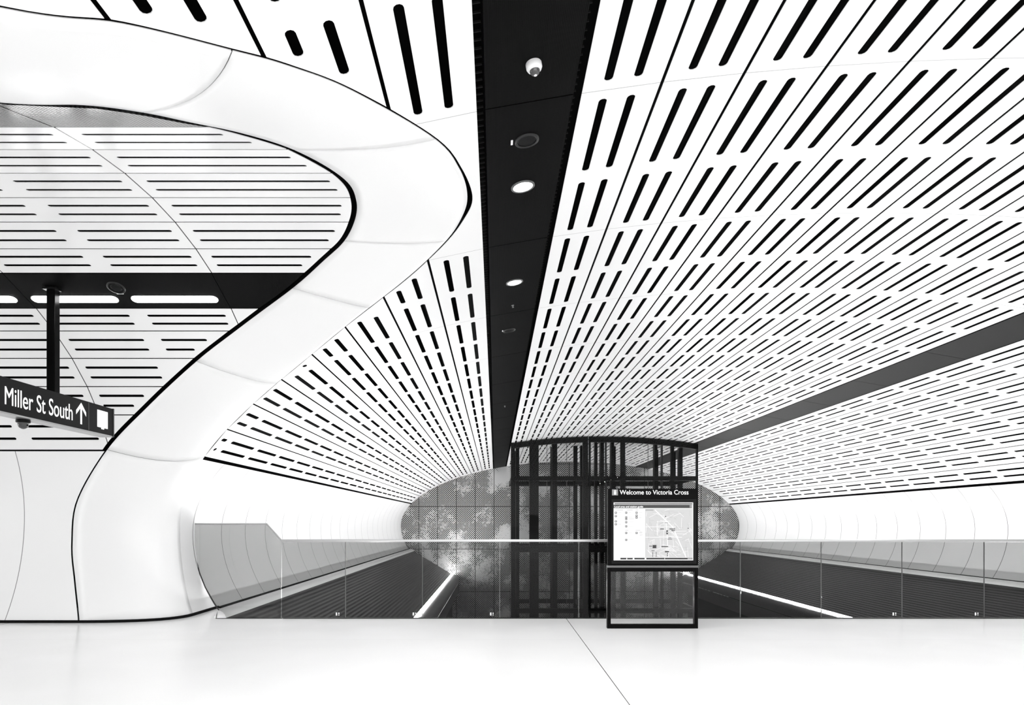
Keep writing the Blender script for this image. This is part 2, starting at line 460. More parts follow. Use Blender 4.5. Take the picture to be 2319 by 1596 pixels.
# dark infill strips of the hall ceiling: a panel per joint bay
def strip(sa, sb, mat, nm, gap, off=.0):
    r = tag(empty(nm), kind='structure')
    A = ell_pt(th_of_s(sa)); B = ell_pt(th_of_s(sb)); L = float(np.hypot(*(B-A))); d = (B-A)/L; n = np.array([-d[1], d[0]])
    y = 5.36 - JOINT*5
    P = lambda t, yy, h: (A[0]+d[0]*t+n[0]*h, yy, A[1]+d[1]*t+n[1]*h)
    while y < YE:
        ya, yb = max(y, YMIN), min(y + JOINT - .012, YE)
        if yb > ya + .1:
            vs = [P(gap,ya,off),P(L-gap,ya,off),P(L-gap,yb,off),P(gap,yb,off),P(gap,ya,off+.05),P(L-gap,ya,off+.05),P(L-gap,yb,off+.05),P(gap,yb,off+.05)]
            mesh_obj('infill_panel', vs, [(0,1,2,3),(4,7,6,5),(0,4,5,1),(1,5,6,2),(2,6,7,3),(3,7,4,0)], mat, r)
        y += JOINT
    return r, (A, d, n, L)
st1, fr1 = strip(S_1a, S_1b, M_STRIP, 'trim_1', .055)
st2, fr2 = strip(S_2a, S_2b, M_STRIP2, 'trim_2', .02)
# cable ladder glimpsed in the two open joints beside the black strip
def ladder(t, parent):
    A, d, n, L = fr1; mb = MB(); y = 2.0
    P = lambda tt, yy, h: (A[0]+d[0]*tt+n[0]*h, yy, A[1]+d[1]*tt+n[1]*h)
    while y < 22:
        vs = [P(t-.026,y,.10),P(t+.026,y,.10),P(t+.026,y+.006,.10),P(t-.026,y+.006,.10),P(t-.026,y,.115),P(t+.026,y,.115),P(t+.026,y+.006,.115),P(t-.026,y+.006,.115)]
        mb.add(vs, [(0,1,2,3),(4,7,6,5),(0,4,5,1),(1,5,6,2),(2,6,7,3),(3,7,4,0)]); y += .085
    return mb.obj('cable_ladder', M_DARK, parent)
ladder(.027, st1); ladder(fr1[3]-.027, st1)

# dark plenum added over the hall panels to block light behind the slots
def plenum_hall():
    V = []; Fc = []; off = .5; n = 160
    ss = np.concatenate([np.linspace(S_L-.10, S_AP-1e-4, 110), np.linspace(S_AP+1e-4, S_R+.10, 90)])
    def q(s, y, o): p = ell_pt(th_of_s(s), o); return (p[0], y, p[1])
    for a, b in zip(ss[:-1], ss[1:]):
        if b < S_AP:
            segs = [((yf(a), YE+.2), (yf(b), YE+.2), True), ((YMIN, yn(a)), (YMIN, yn(b)), True)]
        else: segs = [((YMIN, YE+.2), (YMIN, YE+.2), False)]
        for (a0, a1), (b0, b1), sk in segs:
            k = len(V); V += [q(a,a0,off), q(b,b0,off), q(b,b1,off), q(a,a1,off)]; Fc.append((k,k+1,k+2,k+3))
        if b < S_AP:
            for f in (yf, yn):
                k = len(V); V += [q(a,f(a),off), q(b,f(b),off), q(b,f(b),.02), q(a,f(a),.02)]; Fc.append((k,k+1,k+2,k+3))
    for s in (S_L-.10, S_R+.10):
        y0s = [(YMIN, YE+.2)] if s > S_AP else [(yf(s), YE+.2), (YMIN, yn(s))]
        for a0, a1 in y0s:
            k = len(V); V += [q(s,a0,off), q(s,a1,off), q(s,a1,.03), q(s,a0,.03)]; Fc.append((k,k+1,k+2,k+3))
    # front closure
    for a, b in zip(ss[:-1], ss[1:]):
        k = len(V); V += [q(a,YMIN,off), q(b,YMIN,off), q(b,YMIN,.045), q(a,YMIN,.045)]; Fc.append((k,k+1,k+2,k+3))
    return mesh_obj('ceiling', V, Fc, M_BLACK)
tag(plenum_hall(), kind='structure')

# ------------------------------------------------------------------ side tunnel ceiling
LMAX = 17.0
sy = lambda y: s_of_ph(ph_of_y(y))
seam_y = [11.25, 10.95, 10.63, 10.25, 9.83, 9.45, 8.81, 8.34, 7.8, 7.28, 6.74, 6.2, 5.66]
seams = [sy(y) for y in seam_y]
seams = seams + [sy(4.9)] + [sy(4.9) - .53*k for k in range(1, 6)]
c_side = tag(empty('ceiling'), kind='structure'); st3 = tag(empty('trim_3'), kind='structure'); st4 = tag(empty('trim_4'), kind='structure')
IGAP = 0.0
def side_row(s0, s1, kind):
    A = tun_pt(ph_of_s(s0)); B = tun_pt(ph_of_s(s1)); L = float(np.hypot(*(B-A))); d = (B-A)/L; n = np.array([-d[1], d[0]])
    if n[1] < 0 or (abs(n[1]) < .3 and (n[0] > 0) != (A[0] > TC)): n = -n
    def mapf(t, l, h): p = A + d*t + n*h; return (-l, p[0], p[1])
    s_at = lambda t: s0 + (s1-s0)*t/L
    g = .018; t0, t1 = g/2, L-g/2
    ts = np.linspace(t0, t1, 10)
    outer = clean([(t, l_in2(s_at(t)) + IGAP) for t in ts] + [(t1, LMAX), (t0, LMAX)])
    holes = []
    if kind == 'slot':
        for fr in (.33, .68):
            t = L*fr; st = max(l_in2(s_at(t+q)) for q in (-.03, .03)) + IGAP + .1
            for k in range(-1, 12):
                a = 3.65 + k*1.345 + .12; b = a + 1.1
                if k < 0: a = 0
                if b > LMAX - .1: continue
                a = max(a, st)
                if b - a > .2: holes.append(capsule(t, a, b, .022))
    V, Fc = sheet([outer], holes, mapf, .006)
    return mapf, V, Fc
for i in range(len(seams)-1):
    if i == 5 or i == 12:
        # strips split in bays at the joints
        A = seams[i]; B = seams[i+1]; par = st3 if i == 5 else st4; mat = M_STRIPS if i == 5 else M_STRIPN
        mapf, V, Fc = side_row(A, B, 'strip'); 
        if i == 5: mapf_strip = mapf
        a3 = tun_pt(ph_of_s(A)); b3 = tun_pt(ph_of_s(B)); L = float(np.hypot(*(b3-a3)))
        edges = [None, 3.65, 6.34, 9.03, 11.72, 14.41, LMAX]
        for e0, e1 in zip(edges[:-1], edges[1:]):
            s_at = lambda t: A + (B-A)*t/L
            ts = np.linspace(.01, L-.01, 8)
            st = [max(l_in2(s_at(t))+IGAP, (e0 or 0)+.012) for t in ts]
            if min(st) >= e1: continue
            poly = clean([(t, min(q, e1-.01)) for t, q in zip(ts, st)] + [(L-.01, e1), (.01, e1)])
            V, Fc = sheet([poly], [], mapf, .04)
            mesh_obj('infill_panel', V, Fc, mat, par)
    else:
        mapf, V, Fc = side_row(seams[i], seams[i+1], 'slot')
        mesh_obj('slotted_panel', V, Fc, M_SIDECEIL, c_side)
def plenum_side():  # black backing added so tunnel slots stay dark and no light leaks
    V = []; Fc = []; off = .3
    ss = np.linspace(seams[-1]-.02, seams[0]+.02, 90)
    def q(s, l, o): p = tun_pt(ph_of_s(s), o); return (-l, p[0], p[1])
    for a, b in zip(ss[:-1], ss[1:]):
        k = len(V); V += [q(a,l_in(a),off), q(b,l_in(b),off), q(b,LMAX,off), q(a,LMAX,off)]; Fc.append((k,k+1,k+2,k+3))
        k = len(V); V += [q(a,l_in(a),off), q(b,l_in(b),off), q(b,l_in(b),.0), q(a,l_in(a),.0)]; Fc.append((k,k+1,k+2,k+3))
        k = len(V); V += [q(a,LMAX,off), q(b,LMAX,off), q(b,LMAX,.04), q(a,LMAX,.04)]; Fc.append((k,k+1,k+2,k+3))
    for s in (ss[0], ss[-1]):
        k = len(V); V += [q(s,l_in(s),off), q(s,LMAX,off), q(s,LMAX,.03), q(s,l_in(s),.03)]; Fc.append((k,k+1,k+2,k+3))
    return mesh_obj('ceiling', V, Fc, M_BLACK)
tag(plenum_side(), kind='structure')

# ------------------------------------------------------------------ walls
def hall_wall(sa, sb, left, nm, n=26):
    V = []; Fc = []; ss = np.linspace(sa, sb, n)
    def q(s, y): p = ell_pt(th_of_s(s)); return (p[0], y, p[1])
    for a, b in zip(ss[:-1], ss[1:]):
        segs = [((yf(a)+.012, YE), (yf(b)+.012, YE)), ((YMIN, yn(a)-.006), (YMIN, yn(b)-.006))] if left else [((YMIN, YE), (YMIN, YE))]
        for (a0, a1), (b0, b1) in segs:
            k = len(V); V += [q(a,a0), q(b,b0), q(b,b1), q(a,a1)]; Fc.append((k,k+1,k+2,k+3))
    me = mesh_obj(nm, V, Fc, M_WALL, None, True)
    bm = bmesh.new(); bm.from_mesh(me.data); bmesh.ops.remove_doubles(bm, verts=bm.verts, dist=1e-4); bm.to_mesh(me.data); bm.free()
    return tag(me, kind='structure')
hall_wall(S_FL, S_L-.06, True, 'wall_left'); hall_wall(S_R+.085, S_FR, False, 'wall_right')
def tun_wall(ph0, ph1, nm):
    V = []; Fc = []; ps = np.linspace(ph0, ph1, 22)
    def q(p, l): a = tun_pt(p); return (-l, a[0], a[1])
    for a, b in zip(ps[:-1], ps[1:]):
        la, lb = l_in(s_of_ph(a))+.03, l_in(s_of_ph(b))+.03
        k = len(V); V += [q(a,la), q(b,lb), q(b,LMAX), q(a,LMAX)]; Fc.append((k,k+1,k+2,k+3))
    me = mesh_obj(nm, V, Fc, M_SIDEWALL, None, True)
    bm = bmesh.new(); bm.from_mesh(me.data); bmesh.ops.remove_doubles(bm, verts=bm.verts, dist=1e-4); bm.to_mesh(me.data); bm.free()
    return tag(me, kind='structure')
tun_wall(phf, ph_of_s(seams[0]+.02), 'wall_far'); tun_wall(ph_of_s(seams[-1]-.02), math.pi-phf, 'wall_near')

# mouth cladding between the hall and the side tunnel, one panel per seam bay
def normal_main(th):
    a, b = ell_pt(th), ell_pt(th, 1.0); return np.array([b[0]-a[0], 0, b[1]-a[1]])
def normal_tun(ph):
    a, b = tun_pt(ph), tun_pt(ph, 1.0); return np.array([0, b[0]-a[0], b[1]-a[1]])
def mouth_grid():
    G = []
    for i in range(len(O3)):
        P0, P2 = O3[i], I3[i]; n0, n2 = normal_main(OD[i,0]), normal_tun(ID[i,0])
        Mx = np.array([P0[0]*.6+P2[0]*.4, P2[1]*.6+P0[1]*.4, (P0[2]+P2[2])/2]); lam = .02 + .7*(n0@n2)**2
        A = np.outer(n0,n0) + np.outer(n2,n2) + lam*np.eye(3)
        bb = n0*(n0@P0) + n2*(n2@P2) + lam*Mx
        Cc = np.linalg.solve(A, bb)
        if i in (0, len(O3)-1): Cc = np.array([P0[0], P2[1], -.02]); P0[2] = P2[2] = -.02
        G.append([tuple((1-t)**2*P0 + 2*t*(1-t)*Cc + t*t*P2) for t in np.linspace(0, 1, 15)])
    return G
MG = mouth_grid()
mouth = tag(empty('wall_mouth'), kind='structure')
cuts = [0, 4*PER, 6*PER, 8*PER, 10*PER, 14*PER, 17*PER, 20*PER, 22*PER, len(MG)-1]
def lerp3(a, b, t): return tuple(np.array(a)*(1-t)+np.array(b)*t)
for a, b in zip(cuts[:-1], cuts[1:]):
    rws = [list(r) for r in MG[a:b+1]]
    if a: rws[0] = [lerp3(p, q, .009/max(.02, math.dist(p, q))) for p, q in zip(rws[0], rws[1])]
    V = [p for r in rws for p in r]; m = 15; Fc = []
    for i in range(len(rws)-1):
        for k in range(m-1): Fc.append((i*m+k, i*m+k+1, (i+1)*m+k+1, (i+1)*m+k))
    o = mesh_obj('cladding_panel', V, Fc, M_WHITE, mouth, True)
    so = o.modifiers.new('solid', 'SOLIDIFY'); so.thickness = .012; so.offset = 0

# unseen black shell added to block light leaks, open at hall and tunnel ends
def shell():
    V = []; Fc = []
    def quad(*p):
        k = len(V); V.extend(p); Fc.append((k,k+1,k+2,k+3))
    zt, zb, xl, xr, yb_ = 7.5, -6.4, -LMAX-.2, 16.2, YE+.6
    quad((xl,YMIN,zt),(xr,YMIN,zt),(xr,yb_,zt),(xl,yb_,zt))
    quad((xr,YMIN,zb),(xr,yb_,zb),(xr,yb_,zt),(xr,YMIN,zt))
    quad((xl,yb_,zb),(xr,yb_,zb),(xr,yb_,zt),(xl,yb_,zt))
    quad((xl,12.2,zb),(xl,yb_,zb),(xl,yb_,zt),(xl,12.2,zt))
    quad((xl,YMIN,zb),(xl,2.4,zb),(xl,2.4,zt),(xl,YMIN,zt))
    quad((xl,YMIN,zb),(xr,YMIN,zb),(xr,YMIN,-.4),(xl,YMIN,-.4))
    quad((xl,YMIN,zb),(xl,13,zb),(xl,13,-.4),(xl,YMIN,-.4))
    quad((xl,YMIN,zb),(xr,YMIN,zb),(xr,yb_,zb),(xl,yb_,zb))
    ts = np.linspace(math.pi+.4, -.4, 60)
    for a, b in zip(ts[:-1], ts[1:]):
        p, q = ell_pt(a, .03), ell_pt(b, .03)
        P, Q = ell_pt(a, 12), ell_pt(b, 12)
        c = lambda v: (max(xl, min(xr, v[0])), YMIN, max(-.4, min(zt, v[1])))
        quad((p[0],YMIN,p[1]),(q[0],YMIN,q[1]),c(Q),c(P))
    ts = np.linspace(math.pi+.4, -.4, 60)
    for a, b in zip(ts[:-1], ts[1:]):
        p, q = tun_pt(a, .03), tun_pt(b, .03)
        P, Q = tun_pt(a, 6), tun_pt(b, 6)
        c = lambda v: (xl, max(2.4, min(12.2, v[0])), max(-.4, min(zt, v[1])))
        quad((-LMAX,p[0],p[1]),(-LMAX,q[0],q[1]),c(Q),c(P))
    return mesh_obj('light_block_shell', V, Fc, M_BLACK)
tag(shell(), kind='structure')

# end wall
def end_wall():
    zb = -6.0
    pts = [(p[0], YE, p[1]) for p in (ell_pt(t) for t in np.linspace(0, math.pi, 80))]
    lo = [(p[0], YE, p[1]) for p in (ell_pt(t) for t in np.linspace(math.pi, math.pi+.35, 14))][1:]
    hi = [(p[0], YE, p[1]) for p in (ell_pt(t) for t in np.linspace(-.35, 0, 14))][:-1]
    ring = pts + lo + [(lo[-1][0], YE, zb), (hi[0][0], YE, zb)] + hi
    return mesh_obj('wall_end', ring, [tuple(range(len(ring)))], M_PERF)
tag(end_wall(), kind='structure')

# ------------------------------------------------------------------ floor, baseboard
YB = 11.50
XR = ell_pt(th_of_s(S_FR))[0]; XL = ell_pt(th_of_s(S_FL))[0]
def floor():
    top = [(-LMAX, YMIN), (XR+.3, YMIN), (XR+.3, YB), (-4.70, YB), (-4.78, 11.62), (XL+.02, 12.93), (XL-.4, 12.95), (-LMAX, 12.95)]
    n = len(top); V = [(x,y,0) for x,y in top] + [(x,y,-.5) for x,y in top]
    Fc = [tuple(range(n)), tuple(reversed(range(n, 2*n)))] + [(i, n+i, n+(i+1)%n, (i+1)%n) for i in range(n)]
    return mesh_obj('floor', V, Fc, M_FLOOR)
tag(floor(), kind='structure')
def baseboard():
    pts = [(-LMAX, tun_pt(phf)[0])] + [(-6.9, tun_pt(phf)[0])]
    g = MG[0]; pts += [(p[0], p[1]) for p in g[::-1]]
    pts += [(XL, 12.6), (XL, 12.93)]
    P = [Vector((x,y,0)) for x,y in clean(pts)]; mb = MB()
    V = []
    for i, p in enumerate(P):
        d = (P[min(i+1,len(P)-1)] - P[max(i-1,0)]).normalized(); nrm = Vector((d.y, -d.x, 0))
        for hh, o in ((0.001,.012),(.042,.012),(.042,-.03)): V.append(tuple(p + nrm*o + Vector((0,0,hh))))
    Fc = []
    for i in range(len(P)-1):
        for k in range(2): Fc.append((i*3+k, (i+1)*3+k, (i+1)*3+k+1, i*3+k+1))
    return mesh_obj('baseboard_left', V, Fc, M_BLACK)
tag(baseboard(), kind='structure')

# ------------------------------------------------------------------ the void beyond the balustrade
MIRX = 2*CX*PX
def mirp(prof): return [(MIRX - x, z) for x, z in prof]
def extrude(prof, y0, y1, nm, mat, parent=None, smooth=True, y0f=None):
    V = []; n = len(prof)
    for k, (x, z) in enumerate(prof):
        V += [(x, (y0f(x) if y0f else y0), z), (x, y1, z)]
    Fc = [(2*i, 2*i+2, 2*i+3, 2*i+1) for i in range(n-1)]
    return mesh_obj(nm, V, Fc, mat, parent, smooth)
def y0f_left(x):
    return YB if x > -4.7 else YB + (12.93-YB)*(-4.7-x)/(-4.7-XL)
bull = [(XL+.06, .0), (XL+.10, .012), (-5.04, .01), (-4.97, -.015), (-4.91, -.055), (-4.87, -.11)]
slope = [(-4.87, -.11), (-4.78, -.20), (-4.6, -.32), (-4.3, -.50), (-2.66, -1.49)]
nose = [(-2.56, -1.53), (-2.40, -1.55), (-2.28, -1.60), (-2.20, -1.70), (-2.17, -1.85), (-2.17, -1.95)]
low = [(-2.17, -1.97), (-2.17, -2.55)]
groove = [(XL-.02, .03), (XL+.02, -.02), (XL+.06, -.02), (XL+.06, 0)]
for side in (0, 1):
    f = mirp if side else (lambda p: p)
    yy = None if side else y0f_left
    r = tag(empty('trim_6' if side else 'trim_5'), kind='structure')
    extrude(f(groove), YB, YE, 'shadow_groove', M_BLACK, r, y0f=yy, smooth=False)
    extrude(f(bull), YB, YE, 'bullnose_ledge', M_WHITE, r, y0f=yy)
    extrude(f(slope), YB, YE, 'ribbed_slope', M_RIBS, r)
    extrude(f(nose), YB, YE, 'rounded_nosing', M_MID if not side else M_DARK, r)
    extrude(f(low), YB, YE, 'lower_panel', M_DARK, r, smooth=False)
    extrude(f([(-2.17,-2.55),(-2.6,-2.56),(-2.6,-6)]), YB, YE, 'recess', M_BLACKM, r, smooth=False)
wl = MB().box(XL-.3, XR+.3, YB-.3, YB-.02, -6, -.5).obj('wall_front', M_DARK); tag(wl, kind='structure')
vf = MB().box(XL-.3, XR+.3, YB-.3, YE+.3, -6.2, -6.0).obj('floor', M_FLOOR); tag(vf, kind='structure')  # unseen lower floor, made pale to bounce light up into the hall

# LED strips at the foot of each slope
for side in (0, 1):
    xs = [-2.66, -2.56]
    if side: xs = [MIRX+2.56, MIRX+2.66]
    o = MB().box(xs[0], xs[1], YB+.05, YE-.05, -1.535, -1.485).obj('led_strip_light', M_LED)
    tag(o, ['glowing LED strip at the foot of the ribbed slope left of the lifts',
            'glowing LED strip at the foot of the ribbed slope right of the lifts'][side], 'light strip', 'LED strips along the void')

# ------------------------------------------------------------------ glass balustrade
GY = 11.52
GX = lambda px: (px - VX)/F*GY
joints = [638, 783, 957, 1132, 1311, 1677, 1860, 2043, 2229, 2413, 2597, 2781, 2965]
names = ['clear glass balustrade pane just right of the raised end pane',
 'glass balustrade pane in front of the left ribbed slope',
 'glass balustrade pane before the perforated wall, left of the lifts',
 'glass balustrade pane in front of the left lift',
 'wide glass balustrade pane behind the map stand, seen through its base',
 'glass balustrade pane immediately right of the map stand',
 'glass balustrade pane crossed by the end of the right LED strip',
 'glass balustrade pane second from the right edge of the photo',
 'glass balustrade pane cut by the right edge of the photo'] + ['glass balustrade pane toward the right wall, outside the photo']*3
for i, (a, b) in enumerate(zip(joints[:-1], joints[1:])):
    r = empty('balustrade_panel', (GX((a+b)/2), GY, 0))
    tag(r, names[i], 'glass panel', 'glass balustrade panes')
    hw = (GX(b)-GX(a))/2 - .006
    MB().box(-hw, hw, -.008, .008, .014, 1.285).obj('pane', M_GLASS, r)
    MB().box(hw-.002, hw+.006, -.009, .009, .014, 1.285).obj('joint_seal', M_MID, r)
    if i in (0, 1, 2, 6, 7):
        m2 = MB(); m2.box(hw-.16, hw-.135, -.0095, -.009, .05, .10); m2.box(hw-.115, hw-.10, -.0095, -.009, .07, .10); m2.box(hw-.115, hw-.10, -.0095, -.009, .05, .062)
        m2.obj('etched_mark', M_WHITEPLASTIC, r)
# raised end pane, its free edge cut to the curved wall
def end_pane():
    r = empty('balustrade_panel', (GX(638), GY, 0))
    tag(r, 'raised glass end pane cut to the curved white wall', 'glass panel', 'glass balustrade panes')
    def pl(px, py):           # pixel -> plane through (X -3.6,Y 11.52) and (-5.6, 12.93)
        A = np.array([GX(638), GY]); B = np.array([-5.68, 12.93]); d = B-A; u = (px-VX)/F
        k = (u*A[1]-A[0])/(d[0]-u*d[1]); X, Y = A + d*k
        return (X-GX(638), Y-GY, EYE + (HY-py)/F*Y)
    edge = [(441,1187),(439,1225),(443,1262),(452,1297),(465,1330),(482,1360),(497,1384)]
    top = [pl(604,1187), pl(637,1226)]
    bot = [pl(634,1403), pl(497,1403)]
    loop = [pl(*e) for e in edge] + [bot[1], bot[0], top[1], top[0]]
    n = len(loop); V = loop + [(x+.008, y+.012, z) for x,y,z in loop]
    Fc = [tuple(range(n)), tuple(reversed(range(n,2*n)))] + [(i, n+i, n+(i+1)%n, (i+1)%n) for i in range(n)]
    mesh_obj('pane', V, Fc, M_GLASS, r)
    mb = MB().tube([pl(*e) for e in edge], .011, 6); mb.obj('edge_channel', M_DARK, r)
    mb = MB().tube([pl(441,1186), pl(604,1186), pl(638,1224)], .014, 8); mb.obj('top_rail', M_STEEL, r)
end_pane()
hr = MB().box(GX(637), GX(2968), GY-.025, GY+.025, 1.287, 1.33).obj('handrail', M_STEEL, bevel=.008)
tag(hr, 'long brushed steel handrail capping the glass balustrade', 'handrail')
tag(MB().box(-4.70, GX(640), YB-.01, YB+.008, -.05, .008).obj('trim_7', M_BLACKM), kind='structure')
bc = MB().box(GX(642), GX(2968), GY-.03, GY+.03, -.01, .012).obj('glazing_channel', M_BLACKM)
tag(bc, 'thin black channel holding the foot of the glass balustrade', 'channel')

# ------------------------------------------------------------------ lifts
LY = 28.9; LB = 32.6
LX = lambda px: (px - VX)/F*LY
LZ = lambda py: EYE + (HY - py)/F*LY
def vault_z(x):
    xp = x/PX; return EYE + PX*(CZ + EB*math.sqrt(max(0, 1-((xp-CX)/EA)**2)))
def lift(px0, px1, label, posts_f, posts_b, rails):
    r = empty('glass_lift', (LX((px0+px1)/2), (LY+LB)/2, -6)); ox, oy, oz = r.location
    tag(r, label, 'lift', 'glass lifts beyond the balustrade')
    def post(a, b, y0, y1, nm='post', z0=-6, top=None, mat=M_BLACKM):
        xa, xb = LX(a), LX(b); zt = (top if top is not None else vault_z((xa+xb)/2)-.02)
        MB().box(xa-ox, xb-ox, y0-oy, y1-oy, z0-oz, zt-oz).obj(nm, mat, r)
    for a, b in posts_f: post(a, b, LY, LY+.18)
    for a, b in posts_b:                      # rear frame, pixels measured on the rear plane
        xa, xb = (a-VX)/F*LB, (b-VX)/F*LB
        MB().box(xa-ox, xb-ox, LB-.18-oy, LB-oy, 0, vault_z((xa+xb)/2)-.02-oz).obj('post', M_BLACKM, r)
    for py, h in ((1083, .19), (1243, .26), (1383, .2)):
        z = LZ(py)
        for y0, y1 in ((LY-.01, LY+.15), (LB-.15, LB)):
            MB().box(LX(px0)-ox, LX(px1)-ox, y0-oy, y1-oy, z-h/2-oz, z+h/2-oz).obj('transom', M_BLACKM, r)
        for xx, da in ((px0, .01), (px1, -.13)):
            MB().box(LX(xx)+da-ox, LX(xx)+da+.12-ox, LY+.1-oy, LB-.1-oy, z-h/2-oz, z+h/2-oz).obj('side_transom', M_BLACKM, r)
    for py, h in ((1096, .2), (1012, .16)):
        z = EYE + (HY-py)/F*LB
        if py < 1050: continue
        MB().box(LX(px0)-ox, LX(px1)-ox, LB-.12-oy, LB-.02-oy, z-h/2-oz, z+h/2-oz).obj('transom', M_BLACKM, r)
    # head beam follows the vault
    V = []; n = 16
    for i in range(n+1):
        x = LX(px0) + (LX(px1)-LX(px0))*i/n; zt = vault_z(x)-.03
        V += [(x-ox, LY-.01-oy, zt-oz), (x-ox, LY-.01-oy, zt-.22-oz), (x-ox, LY+.2-oy, zt-.22-oz), (x-ox, LY+.2-oy, zt-oz)]
    Fc = []
    for i in range(n):
        for k in range(4): Fc.append((4*i+k, 4*i+4+k, 4*i+4+(k+1)%4, 4*i+(k+1)%4))
    Fc += [(0,1,2,3), (4*n+3,4*n+2,4*n+1,4*n)]
    mesh_obj('head_beam', V, Fc, M_BLACKM, r)
    # glass skins
    def skin(xa, ya, xb, yb):
        m = 10; V = []
        for i in range(m+1):
            x = xa+(xb-xa)*i/m; y = ya+(yb-ya)*i/m; V += [(x-ox, y-oy, 0), (x-ox, y-oy, vault_z(x)-.03-oz)]
        mesh_obj('glass_skin', V, [(2*i,2*i+2,2*i+3,2*i+1) for i in range(m)], M_LIFTGLASS, r)
    skin(LX(px0)+.02, LY-.04, LX(px1)-.02, LY-.04)
    skin(LX(px0)+.02, LB+.04, LX(px1)-.02, LB+.04)
    for nm, a, b, y0, y1, mat in rails: post((a-VX)/LY*y0+VX, (b-VX)/LY*y0+VX, y0, y1, nm, mat=mat)
    return r
m_ = [('guide_rail', 1246, 1262, 30.9, 31.1, M_BLACKM), ('guide_rail', 1300, 1308, 30.6, 30.8, M_BLACKM),
      ('steel_cable', 1233, 1234, 30.5, 30.52, M_MID)]
lift(1157, 1332, 'left glass lift shaft with black frame beside the black ceiling strip',
     [(1157,1166), (1199,1220), (1320,1332)], [(1157,1170), (1246,1258), (1298,1307)],
     [('guide_rail', 1168, 1176, 30.2, 30.4, M_BLACKM), ('guide_rail', 1250, 1262, 30.9, 31.1, M_BLACKM),
      ('lift_cable', 1283, 1284.2, 30.5, 30.52, M_MID), ('lift_cable', 1238, 1239, 30.5, 30.52, M_MID)])
lift(1334, 1581, 'right glass lift shaft with black frame, partly hidden by the map stand',
     [(1334,1338), (1406,1416), (1520,1527), (1578,1581)], [(1313,1320), (1346,1352), (1385,1393), (1482,1489), (1518,1528)],
     [('guide_rail', 1347, 1353, 30.2, 30.5, M_BLACKM), ('guide_rail', 1360, 1368, 30.6, 31.0, M_BLACKM), ('guide_rail', 1371, 1374, 30.6, 30.8, M_DARK),
      ('counterweight', 1384, 1391, 30.9, 31.3, M_BLACKM), ('guide_rail', 1482, 1489, 30.4, 30.7, M_BLACKM),
      ('guide_rail', 1498, 1501, 30.4, 30.6, M_DARK), ('lift_cable', 1467, 1468, 30.5, 30.52, M_MID), ('guide_rail', 1538, 1546, 30.7, 31.0, M_BLACKM)])

def to_mesh(o, width):
    bpy.context.view_layer.update()
    me = bpy.data.meshes.new_from_object(o.evaluated_get(bpy.context.evaluated_depsgraph_get()))
    xs = [v.co.x for v in me.vertices]; k = width/(max(xs)-min(xs)); x0 = min(xs)
    for v in me.vertices: v.co.x = (v.co.x-x0)*k
    n = bpy.data.objects.new(o.name, me); C.objects.link(n); n.parent = o.parent
    n.location = o.location; n.rotation_euler = o.rotation_euler
    nm = o.name; bpy.data.objects.remove(o); n.name = nm
    return n
